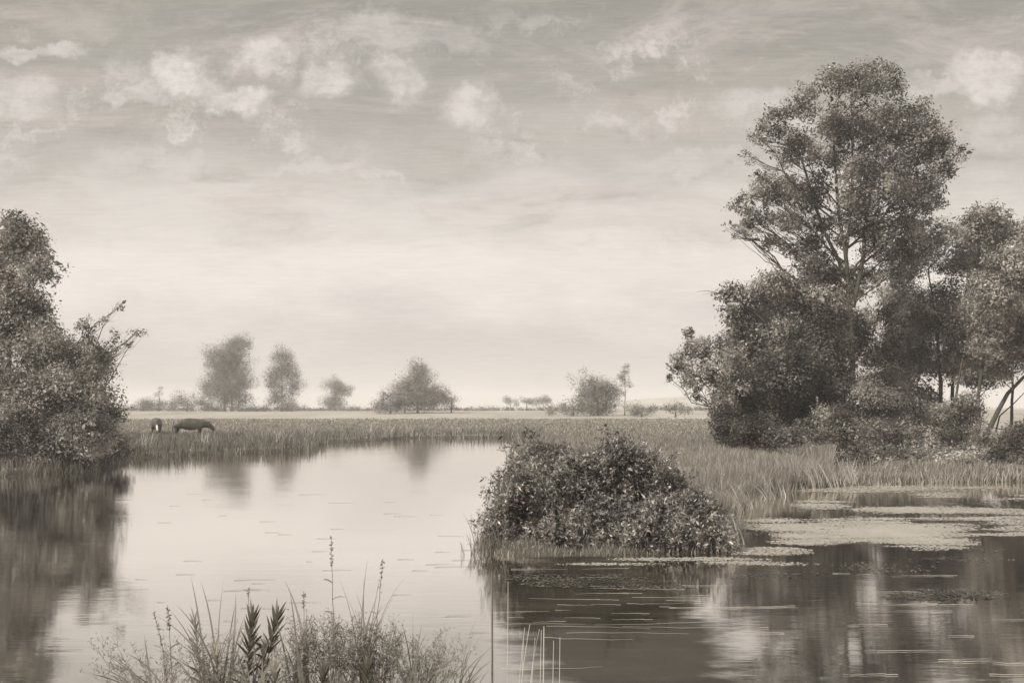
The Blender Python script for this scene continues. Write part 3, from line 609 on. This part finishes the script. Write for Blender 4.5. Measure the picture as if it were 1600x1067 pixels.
# single tufts
def tuft(name, label, px, Yd, n, h, wd, mat, lean, heads, group, spread=.15, cat='sedge', curve=.5, z=None, seg=5):
    x0 = xz(px, Yd); z0 = max(gz1(x0, Yd), -.15) if z is None else z
    a = rng.uniform(0, 2*np.pi, n); r = spread*np.sqrt(rng.random(n)); x = x0+r*np.cos(a); y = Yd+r*np.sin(a)
    V_, F_ = blades(x, y, np.full(n, z0-.04), rng.uniform(h[0], h[1], n), rng.uniform(*wd, n), rng.uniform(*lean, n), rng.uniform(heads[0], heads[1], n), curve, seg)
    o = mesh(name, V_, F_, M[mat], None, False, (x0, Yd, z0)); o.location = (x0, Yd, z0)
    return tag(o, label, cat, group)
SG = 'pale arching sedge clumps on the right shore'
for px, Yd, n, h, lab in [(1268, 28.2, 16, 1.1, 'largest pale sedge clump, arching left beneath the dark shrubs'), (1300, 28.6, 8, .9, 'pale sedge clump just right of the largest one'),
                          (1330, 29.4, 7, .8, 'upright pale sedge tuft on the grassy shore below the tallest trunk'), (1200, 25.4, 10, .75, 'pale sedge clump over the notch of water behind the point'),
                          (1218, 25.9, 8, .7, 'thin pale sedge clump at the right of the notch of water'), (1150, 22, 10, .75, 'pale sedge clump at the back right of the leafy thicket'),
                          (1170, 23.3, 9, .75, 'pale sedge clump between the leafy thicket and the notch of water'), (1152, 17.4, 10, .62, 'pale sedge clump drooping at the right end of the leafy thicket'),
                          (1135, 19.5, 8, .7, 'pale sedge clump leaning out of the right side of the leafy thicket')]:
    tuft('sedge_clump', lab, px, Yd-.9, n+6, (h*.7, h*1.25), (.022, .036), 'sedge', (.3, .9), (2.5, 3.8), SG, .25)
RG = 'pale reed tufts in the far bank fringe'
for px, Yd, lab in [(232, 47, 'pale reed tuft on the far bank nearest the left thicket'), (322, 49.5, 'pale reed tuft below the darker side-on cow'), (482, 60, 'widest pale reed tuft on the far bank, fanned like an open hand'),
                    (440, 54, 'pale reed tuft left of the widest fanned one'), (575, 69, 'pale reed tuft below the gap left of the central clump'), (608, 71, 'fanned pale reed tuft below the dark round shrub'), (640, 73.5, 'pale reed tuft below the pale pointed tree')]:
    tuft('reed_tuft', lab, px, Yd, 16, (.7, 1.25), (.03, .05), 'sedge', (.1, .55), (0, 6.28), RG, .35, 'reeds')
# reeds standing in the water at the left foot of the thicket on the point
PG = 'reed tufts at the left foot of the thicket on the point'
for px, Yd, n, h, lab in [(731, 15.0, 9, .42, 'sparse little reed tuft standing alone in the water off the point'), (748, 15.1, 16, .5, 'thin reed tuft second out from the point'),
                          (762, 15.2, 34, .62, 'dense reed tuft against the left foot of the point'), (778, 15.3, 36, .75, 'tall reed tuft merging into the left side of the leafy thicket'),
                          (752, 16.3, 14, .8, 'wispy reed tuft behind the left foot of the point')]:
    tuft('reed_tuft', lab, px, Yd, n, (h*.5, h), (.007, .013), 'reed', (.05, .55), (0, 6.28), PG, .13, 'reeds', z=-.02)
for px, Yd, lab in [(479, 50.2, 'left twig poking out of the river near the far bank'), (505, 52, 'right bent twig poking out of the river near the far bank')]:
    tuft('twig', lab, px, Yd, 3, (.5, .85), (.03, .04), 'reed', (.05, .7), (0, 6.28), 'twigs in the river', .12, 'twig', z=-.05)

# ---------------------------------------------------------------- floating growth
def mat_blob(n, ells, size, seed, base_=.9):
    xs_, ys_ = [], []
    for (px, py, rx, ry) in ells:
        ni = int(n*rx*ry/2400*(.5 if ry < 9 else 1)); a = rng.uniform(px-rx, px+rx, ni); b = rng.uniform(py-ry, py+ry, ni)
        e = ((a-px)/rx)**2+((b-py)/ry)**2; Yd = CH*F/(b-HZ); x = (a-800)/F*Yd
        f_ = (1-e)*base_+1.6*(fnoise(x*.16+3, Yd*.55, seed)-.5)+2.2*(fnoise(x*.45, Yd*2.6, seed+4)-.5); k = (np.clip(f_, 0, 1)**2*.9*sstep(0, .35, 1-e) > rng.random(ni)) & (land(x, Yd) < .03) & (x < 900)
        xs_.append(x[k]); ys_.append(Yd[k])
    x = np.concatenate(xs_); y = np.concatenate(ys_); n = len(x)
    s = size*rng.uniform(.5, 1.5, n)*np.clip(y/18, .6, 1.8); a = rng.uniform(0, np.pi, n); z = .005+rng.random(n)*.006
    c, s_ = np.cos(a), np.sin(a); V_ = []
    for k in range(5):
        t = a+k*2*np.pi/5; V_.append(np.stack([x+s*np.cos(t), y+s*np.sin(t)*1.3, z+rng.normal(0, .0008, n)], 1))
    V_ = np.stack(V_, 1).reshape(-1, 3)
    return V_, np.arange(n*5).reshape(-1, 5)
V_, F_ = mat_blob(24000, [(1330, 826, 150, 24), (1330, 765, 130, 8), (1450, 762, 120, 6), (1540, 762, 70, 5), (1200, 862, 80, 8), (1080, 874, 150, 4), (960, 882, 110, 3), (1190, 880, 120, 5)]+[(rng.uniform(1190, 1480), rng.uniform(786, 858), rng.uniform(50, 120), rng.uniform(6, 13)) for _ in range(16)]+[(rng.uniform(1460, 1620), rng.uniform(772, 835), rng.uniform(40, 110), rng.uniform(3, 8)) for _ in range(9)], .019, 11, 1.25)
o = mesh('duckweed', V_, F_, M['duck']); tag(o, 'pale duckweed skin on the still water right of the leafy point', 'duckweed', kind='stuff')
V_, F_ = mat_blob(2600, [(1420, 886, 150, 22), (1500, 870, 100, 18), (900, 906, 130, 14), (1000, 915, 110, 9), (1250, 900, 130, 8), (1320, 788, 120, 6), (1500, 790, 110, 10), (1185, 830, 26, 6), (1480, 930, 110, 16)], .022, 23)
o = mesh('water_weed', V_, F_, M['dark']); tag(o, 'dark weed floating in bands on the shaded water at right', 'water weed', kind='stuff')

# pale reed stalks lying on the water: one of each kind, then copies
fs = []
for L in (.35, .7, 1.1):
    pts = bez((-L/2, 0, 0), (L/2, .02*L, 0), (0, random.uniform(-.09, .09)*L, 0), 9, .012); pts[:, 2] = 0
    v, f = tube(pts, .0026*(1-.6*np.linspace(0, 1, 9)), 5); fs.append(mesh('floating_stalk', v, f, M['straw'], None, True))
k = 0
for i in range(52):
    if i < 22: px, py = random.uniform(780, 1130), random.uniform(925, 1000)
    elif i < 54: px, py = random.uniform(820, 1600), random.uniform(885, 1062)
    else: px, py = random.uniform(600, 800), random.uniform(930, 960)
    Yd = CH*F/(py-HZ); src = fs[i % 3]
    o = src if i < 3 else src.copy()
    if i >= 3: COL.objects.link(o)
    o.location = (xz(px, Yd), Yd, .008); o.rotation_euler = (0, 0, random.uniform(-.12, .12)+(math.pi if i % 2 else 0))
    s_ = random.uniform(.5, 1.4); o.scale = (s_, s_*.8, 1)
    tag(o, 'dry straw coloured reed stalk floating flat on the dark water', 'reed stalk', 'dry reed stalks floating on the river')

ds = []
for L in (.25, .5):
    pts = bez((-L/2, 0, 0), (L/2, .02*L, 0), (0, .05*L, 0), 8, .004); pts[:, 2] = 0
    v, f = tube(pts, .0022*(1-.6*np.linspace(0, 1, 8)), 4); ds.append(mesh('floating_twig', v, f, M['stem'], None, True))
for i in range(70):
    px = random.uniform(0, 760); py = random.uniform(760, 1050); Yd = CH*F/(py-HZ); src = ds[i % 2]
    o = src if i < 2 else src.copy()
    if i >= 2: COL.objects.link(o)
    o.location = (xz(px, Yd), Yd, .006); o.rotation_euler = (0, 0, random.uniform(-.15, .15)); s_ = random.uniform(.3, 1.1)*(Yd/9)**.4; o.scale = (s_, s_, 1)
    tag(o, 'small dark twig floating flat on the pale open water', 'twig', 'dark twigs floating on the open river')

# ---------------------------------------------------------------- cows
def skin_body(name, verts, edges, radii, mat, parent):
    me = bpy.data.meshes.new(name); me.from_pydata([tuple(v) for v in verts], edges, [])
    o = bpy.data.objects.new(name, me); COL.objects.link(o)
    sk = o.modifiers.new('skin', 'SKIN'); o.modifiers.new('sub', 'SUBSURF').levels = 2
    for i, r_ in enumerate(radii):
        sv = me.skin_vertices[0].data[i]; sv.radius = r_ if isinstance(r_, tuple) else (r_, r_); sv.use_root = (i == 0)
    dg = bpy.context.evaluated_depsgraph_get(); ev = o.evaluated_get(dg); m2 = bpy.data.meshes.new_from_object(ev)
    bpy.data.objects.remove(o); m2.name = name; m2.materials.clear(); m2.materials.append(mat)
    for p_ in m2.polygons: p_.use_smooth = True
    o = bpy.data.objects.new(name, m2); COL.objects.link(o); o.parent = parent
    return o
def cow(label, px, Yd, rz, headturn, blaze):
    x = xz(px, Yd); root = thing('cow', label, 'cow', (x, Yd, gz1(x, Yd)), 'cows grazing on the far bank'); root.rotation_euler = (0, 0, rz)
    h = headturn
    V_ = [(-.85, 0, 1.02), (-.4, 0, .95), (.15, 0, .90), (.62, 0, .96), (1.0, h*.2, .95), (1.28, h*.5, .84), (1.5, h*.8, .66), (1.68, h, .42),
          (-.95, .2, .75), (-.85, .22, .42), (-.98, .22, .35), (-.93, .22, .0), (-.95, -.2, .75), (-.85, -.22, .42), (-.98, -.22, .35), (-.93, -.22, .0),
          (.65, .2, .65), (.68, .2, .38), (.66, .2, .0), (.65, -.2, .65), (.68, -.2, .38), (.66, -.2, .0)]
    E_ = [(0, 1), (1, 2), (2, 3), (3, 4), (4, 5), (5, 6), (6, 7), (0, 8), (8, 9), (9, 10), (10, 11), (0, 12), (12, 13), (13, 14), (14, 15), (3, 16), (16, 17), (17, 18), (3, 19), (19, 20), (20, 21)]
    Rr = [(.36, .38), (.40, .46), (.42, .50), (.36, .44), (.24, .32), (.18, .22), (.16, .17), (.10, .095), .17, .09, .06, .055, .17, .09, .06, .055, .13, .07, .055, .13, .07, .055]
    skin_body('body', V_, E_, Rr, M['cow'], root)
    for s in (-1, 1):
        mb = MB(); mb.add(*tube(bez((1.40, h*.6+s*.1, .86), (1.46, h*.65+s*.26, 1.12), (-.02, s*.07, 0), 6), .03*(1-.8*np.linspace(0, 1, 6)), 6)); mb.build('horn', M['horn'], root, True)
        a = np.array([1.36, h*.58+s*.13, .82]); mb = MB(); mb.add(*tube(bez(a, a+np.array([-.03, s*.2, .02]), (0, 0, .02), 6), [.02, .05, .06, .05, .03, .005], 6)); mb.build('ear', M['cow'], root, True)
    mb = MB(); mb.add(*tube(bez((-1.08, 0, 1.1), (-1.2, .02, .35), (-.06, 0, 0), 8), [.035, .03, .022, .02, .02, .04, .045, .01], 6)); mb.build('tail', M['cow'], root, True)
    if blaze:
        mb = MB(); p0, p1 = np.array([1.56, h*.72, .84]), np.array([1.80, h*1.05, .42])
        mb.add(*tube(bez(p0, p1, (.06, 0, .03), 7), [.02, .05, .06, .06, .06, .065, .04], 6)); mb.build('blaze', M['cowwhite'], root, True)
    root.scale = (1.06, 1.06, 1.0)
cow('dark cow seen side on, grazing with its head down to the right', 297, 70, 0.05, 0, False)
cow('dark cow facing forward with a white blaze down its face', 244, 71, R(-72), .16, True)

# ---------------------------------------------------------------- near plants
FG = 'wild plants on the near bank'
def pz(px, py, Yd): return at(px, py, Yd)
def strap(mb, pts, wd, side=None):
    """flat tapering blade along a polyline"""
    pts = np.asarray(pts, float); n = len(pts); t = np.gradient(pts, axis=0); t = unit(t)
    sd_ = unit(np.cross(t, np.array([0, 1, .25]))) if side is None else side
    ww = wd*np.sin(np.pi*(np.linspace(.18, 1, n)))**.8; ww[-1] = .0004
    a = pts-sd_*ww[:, None]/2; b = pts+sd_*ww[:, None]/2+np.array([0, wd*.25, 0])
    v = np.concatenate([a, b]); i = np.arange(n-1); mb.add(v, np.stack([i, i+1, n+i+1, n+i], 1))
def grass_plant(name, label, bpx, Yd, tips, mat, wd=.012, cat='grass', group=FG):
    """blades from one foot to given tips; each tip (px, py, bend px)"""
    x = xz(bpx, Yd); z = gz1(x, Yd); org = (x, Yd, z); root = thing(name, label, cat, org, group)
    xs_ = [t[0] for t in tips]; ys_ = [t[1] for t in tips]
    for _ in range(12): q = rng.random(); tips = tips+[(rng.uniform(min(xs_), max(xs_)), min(ys_)+(.35+.6*rng.random())*(1067-min(ys_)), 0, rng.uniform(.35, 1.1))]
    for tp in tips:
        mb = MB(); e = pz(tp[0], tp[1], Yd+rng.uniform(-.25, .25)); s = np.array([x+rng.normal(0, .03), Yd+rng.normal(0, .03), z-.03]); L = np.linalg.norm(e-s)
        strap(mb, bez(s, e, (tp[2]*.5*Yd/F-(e[0]-s[0])*.34, 0, .10*L), 14), 1.25*wd*(tp[3] if len(tp) > 3 else 1)*rng.uniform(.8, 1.2)); mb.build('blade', M[mat], root, True, org)
    return root
def leafy_plant(label, tip, bpx, Yd, mat='foredark', top=1.0, wid=.012, ll=.1, mean=26, group=FG, name='leafy_plant'):
    """upright stem with long narrow leaves, densest and steepest at the top"""
    x = xz(bpx, Yd); z = gz1(x, Yd); org = (x, Yd, z); root = thing(name, label, 'plant', org, group)
    e = pz(tip[0], tip[1]+16, Yd); s = np.array([x, Yd, z-.03]); st = bez(s, e, (.03*rng.normal(), 0, 0), 12); mb = MB(); mb.add(*tube(st, .006*(1-.6*np.linspace(0, 1, 12)), 6)); mb.build('stem', M['stem'], root, True, org)
    mb = MB(); H = e[2]-s[2]; up_ = unit(st[-1]-st[-2])
    for i in range(mean):            # crowded tip
        t = 1-(i/mean)**1.2*.30; k = t*11; j = min(int(k), 10); c = st[j]*(1-(k-j))+st[j+1]*(k-j); a = i*2.4; o_ = np.array([math.cos(a), math.sin(a), 0])
        d = unit(up_*(1.7-1.1*(1-t)/.3)+o_*.62); L = 1.35*ll*rng.uniform(.7, 1.1)*top
        strap(mb, bez(c, c+d*L, (0, 0, -.0), 5), wid*rng.uniform(.8, 1.2))
    for i in range(mean//2):         # sparser lower leaves, more spread
        t = .25+.5*rng.random(); k = t*11; j = min(int(k), 10); c = st[j]*(1-(k-j))+st[j+1]*(k-j); a = rng.uniform(0, 6.28); o_ = np.array([math.cos(a), math.sin(a), 0])
        d = unit(up_*.7+o_); L = ll*rng.uniform(1.0, 1.7)
        strap(mb, bez(c, c+d*L, (0, 0, .012), 6), wid*rng.uniform(1.0, 1.5))
    mb.build('foliage', M[mat], root, True, org); return root
def spike_plant(label, tip, bpx, Yd, spike=.28, mat='fore', group=FG, leaves_n=7, name='flowering_weed'):
    x = xz(bpx, Yd); z = gz1(x, Yd); org = (x, Yd, z); root = thing(name, label, 'plant', org, group)
    e = pz(tip[0], tip[1], Yd); s = np.array([x, Yd, z-.03]); st = bez(s, e, (.02*rng.normal(), 0, 0), 14, .004); mb = MB(); mb.add(*tube(st, .0045*(1-.7*np.linspace(0, 1, 14)), 5)); mb.build('stem', M['stem'], root, True, org)
    L = np.linalg.norm(e-s); n = 46; t = 1-spike/L*rng.random(n)**1.1; k = t*13; j = np.minimum(k.astype(int), 12); fr = (k-j)[:, None]; c = st[j]*(1-fr)+st[np.minimum(j+1, 13)]*fr
    a = unit(rng.normal(size=(n, 3))+np.array([0, 0, .5])); b = unit(np.cross(a, rng.normal(size=(n, 3)))); v, f = rhomb(c, a, b, rng.uniform(.012, .026, n), rng.uniform(.007, .012, n), .1); mesh('flower_spike', v, f, M[mat], root, False, org)
    mb = MB()
    for i in range(leaves_n):
        t = .45+.38*i/leaves_n; k = t*13; j = min(int(k), 12); c = st[j]; sg = 1 if i % 2 else -1
        strap(mb, bez(c, c+np.array([sg*rng.uniform(.05, .1), rng.uniform(-.03, .03), rng.uniform(.0, .05)]), (0, 0, .012), 6), .010)
    mb.build('foliage', M[mat], root, True, org); return root
def spray_plant(label, cpx, cpy, Yd, rpx, n=60, mat='fore', group=FG, name='feathery_weed'):
    """many fine branching stems with tiny leaves"""
    x = xz(cpx, Yd); z = gz1(x, Yd); org = (x, Yd, z); root = thing(name, label, 'plant', org, group); mb = MB(); cs = []
    s = np.array([x, Yd, z-.03])
    for i in range(n):
        e = pz(cpx+rng.normal(0, .72)*rpx, cpy-.25*rpx+abs(rng.normal(0, .62))*rpx*1.1, Yd+rng.normal(0, .1)); p_ = bez(s+rng.normal(0, .02, 3)*np.array([1, 1, 0]), e, (rng.normal(0, .02), 0, .06), 8, .004)
        mb.add(*tube(p_, .0024*(1-.7*np.linspace(0, 1, 8)), 4))
        for q_ in range(3):
            a = p_[4+q_]; e2 = a+unit(rng.normal(size=3)+np.array([0, 0, 1.2]))*rng.uniform(.06, .16); p2 = bez(a, e2, (0, 0, .01), 5); mb.add(*tube(p2, .0014*(1-.6*np.linspace(0, 1, 5)), 4)); cs.append(p2)
        cs.append(p_[3:])
    mb.build('stem', M['stem'], root, True, org)
    c = np.concatenate(cs); c = np.repeat(c, 3, 0); c = c+rng.normal(0, .012, c.shape); a = unit(rng.normal(size=c.shape)+np.array([0, 0, .6])); b = unit(np.cross(a, rng.normal(size=c.shape)))
    v, f = rhomb(c, a, b, rng.uniform(.015, .04, len(c)), rng.uniform(.003, .008, len(c)), .08); mesh('foliage', v, f, M[mat], root, False, org)

Yf = 5.0
grass_plant('grass_tuft', 'arching grass tuft at left with one broad dark blade', 340, 6.20, [(297, 897, -10), (312, 905, -6), (368, 922, 20, 1.6), (270, 940, -20), (262, 950, -30), (368, 940, 16), (384, 958, 22), (350, 905, 4, .6), (392, 965, 30), (255, 1015, -30), (235, 1012, -20), (290, 1010, -30)], 'fore', .011)
grass_plant('grass_tuft', 'sprawling grass tuft at the far left of the near bank', 250, 6.10, [(160, 1020, -30), (195, 1040, -20), (130, 1050, -20), (187, 1015, 0), (225, 990, -14), (150, 1040, -30), (210, 1060, -20), (235, 1045, -20), (290, 1035, 20), (170, 1055, -24)], 'fore', .012)
grass_plant('grass_tuft', 'thin upright grass tuft bending left between the dark leafy plants', 470, 6.30, [(443, 905, -4, 1.3), (452, 920, -5), (480, 950, 4, 1.4), (490, 960, 4), (430, 965, -16), (500, 990, 14), (462, 985, -6), (440, 1000, -14)], 'fore', .011)
grass_plant('grass_tuft', 'grass tuft with two long blades curving right beside the dark stalk', 640, 6.30, [(697, 993, 26, 1.5), (737, 1013, 20, 1.4), (660, 972, 6), (670, 985, 10, .7), (625, 965, -8, .7), (645, 955, 0, .5), (600, 990, -14), (718, 1045, 20), (690, 1050, 16)], 'fore', .011)
grass_plant('grass_tuft', 'loose grass tuft at the right end of the near plants', 720, 6.40, [(770, 1030, 14), (765, 1045, 16), (748, 960, 6, .4), (758, 985, 6, .4), (735, 1020, -4, .6), (700, 1020, -12, .6), (728, 990, 0, .4), (780, 1000, 10, .4)], 'fore', .009)
grass_plant('grass_tuft', 'fine grass tuft rising behind the feathery weeds', 570, 6.50, [(575, 870, 4, .8), (568, 900, 2, .8), (590, 930, 6), (600, 880, 6, .5), (556, 925, 0, 1), (612, 935, 8, .7), (540, 930, -6, .7), (585, 945, -3, 1.2), (620, 925, 14, .5), (528, 900, -6, .5), (635, 900, 18, .4), (598, 960, 10, 1.1)], 'fore', .009)
grass_plant('grass_tuft', 'low loose grass tuft at the bottom between the two arching tufts', 400, 6.05, [(430, 985, 0), (350, 990, 0), (460, 1010, 0, 1.3), (320, 1020, 0), (480, 1040, 0), (400, 970, 0, .6)], 'fore', .012)
leafy_plant('dark leafy plant with a bottle-brush tip, left of the tallest dark pair', (304, 952), 320, 6.20, 'fore', 1, .009, .085)
leafy_plant('darkest leafy plant with a crowded spear-leaf tip', (394, 950), 385, 6.15, 'foredark', 1.1, .015, .09, 34)
leafy_plant('dark leafy plant with a wide spear-leaf tip, right of the darkest one', (432, 948), 410, 6.15, 'foredark', 1.1, .014, .09, 32)
leafy_plant('small dark leafy plant nestled between the two spear-leaf tips', (414, 995), 404, 6.10, 'foredark', .8, .012, .07, 20)
leafy_plant('half grown leafy plant low in front of the arching grass', (335, 1000), 340, 6.00, 'fore', .9, .013, .08, 18)
leafy_plant('broad leaved low plant right of the spear-leaf pair', (430, 1030), 440, 6.00, 'fore', .9, .016, .09, 18)
leafy_plant('low dark leafy plant at the bottom under the tall flower spike', (505, 1035), 505, 6.00, 'foredark', .9, .014, .09, 22)
leafy_plant('low leafy plant under the feathery weeds at the bottom', (575, 1025), 580, 6.00, 'foredark', .9, .012, .08, 26)
spike_plant('tallest flowering weed, its thin spike high over the water', (518, 838), 520, 6.30, .2)
spike_plant('pale flowering weed left of the dark leafy plants', (240, 955), 262, 6.20, .22, 'forepale', leaves_n=3)
spike_plant('seed headed weed beside the pale flowering weed', (262, 948), 285, 6.20, .16, 'fore', leaves_n=4)
spike_plant('leaning weed with a beaded spike right of the tallest one', (598, 874), 572, 6.40, .22, 'fore', leaves_n=3)
spike_plant('faint curling weed with small leaves above the spear-leaf pair', (388, 918), 420, 6.40, .25, 'forepale', leaves_n=5)
spike_plant('slim weed with round seed heads near the middle grass', (475, 925), 480, 6.40, .12, 'forepale', leaves_n=4)
spray_plant('fluffy feathery weed under the tallest flowering weed', 520, 975, 6.30, 56, 56)
spray_plant('second feathery weed, airy and right of the fluffy one', 590, 985, 6.35, 62, 54)
spray_plant('thin feathery weed fading towards the dark stalk', 665, 1010, 6.40, 60, 34, 'forepale')
spray_plant('pale feathery weed low at the left of the near bank', 250, 1015, 6.20, 90, 36, 'forepale')
spray_plant('soft feathery weed behind the spear-leaf pair', 440, 1000, 6.45, 70, 40, 'forepale')
spray_plant('low feathery weed at the bottom below the arching grass', 350, 1015, 6.15, 70, 36)
# upright stalks in the water right of the plants
def stalk(label, px, py, Yd, bpx, mat, r_, group, bend=0, name='reed_stalk'):
    s = pz(bpx, 0, Yd); s[2] = -.12; e = pz(px, py, Yd); mb = MB(); mb.add(*tube(bez(s, e, (bend*Yd/F, 0, 0), 12), r_*(1-.55*np.linspace(0, 1, 12)), 6)); org = (s[0], Yd, 0)
    o = mb.build(name, M[mat], None, True, org); o.location = org; tag(o, label, 'reed', group)
stalk('single dark upright stalk standing at the right of the near plants', 769, 893, 6.3, 769, 'stem', .011, None)
for px, py, b, bd, lab in [(794, 908, 792, 0, 'tallest of the straw coloured reed stalks, beside the dark stalk'), (820, 980, 806, -3, 'straw reed stalk at the left of the pale bunch'), (828, 975, 812, -6, 'bowed straw reed stalk second in the pale bunch'),
                           (836, 995, 822, 0, 'short straw reed stalk inside the pale bunch'), (843, 982, 832, -10, 'strongly bowed straw reed stalk in the middle of the pale bunch'), (846, 984, 841, 0, 'straight straw reed stalk in the middle of the pale bunch'),
                           (850, 978, 848, 0, 'thickest straw reed stalk at the right of the pale bunch'), (865, 1000, 862, 0, 'lone straw reed stalk just right of the pale bunch'), (875, 995, 873, 0, 'rightmost straw reed stalk in the dark water'), (818, 1000, 818, -2, 'hair thin straw reed stalk in the left of the pale bunch')]:
    stalk(lab, px, py, 6.5, b, 'stempale', .0065 if 'thick' in lab else .0042, 'straw coloured reed stalks rising from the dark water', bd)

# ---------------------------------------------------------------- air
hm = bpy.data.materials.new('haze_air'); hm.use_nodes = True; T = NT(hm.node_tree); T.n.clear()
o_ = T.new('ShaderNodeOutputMaterial'); pv = T.new('ShaderNodeVolumePrincipled'); pv.inputs['Color'].default_value = (.86, .84, .82, 1); pv.inputs['Density'].default_value = .00075; pv.inputs['Anisotropy'].default_value = .0
T.l.new(pv.outputs[0], o_.inputs['Volume'])
x0, x1, y0, y1, z0, z1 = -2300, 2300, -80, 2600, -3, 40
v = [(x, y, z) for z in (z0, z1) for y in (y0, y1) for x in (x0, x1)]
o = mesh('haze', v, np.array([[0, 2, 3, 1], [4, 5, 7, 6], [0, 1, 5, 4], [2, 6, 7, 3], [0, 4, 6, 2], [1, 3, 7, 5]]), hm); o['kind'] = 'stuff'; o['label'] = 'pale river haze softening the far trees'; o['category'] = 'haze'
tot = sum(len(o.data.polygons) for o in S.objects if o.type == 'MESH'); print('faces', tot)
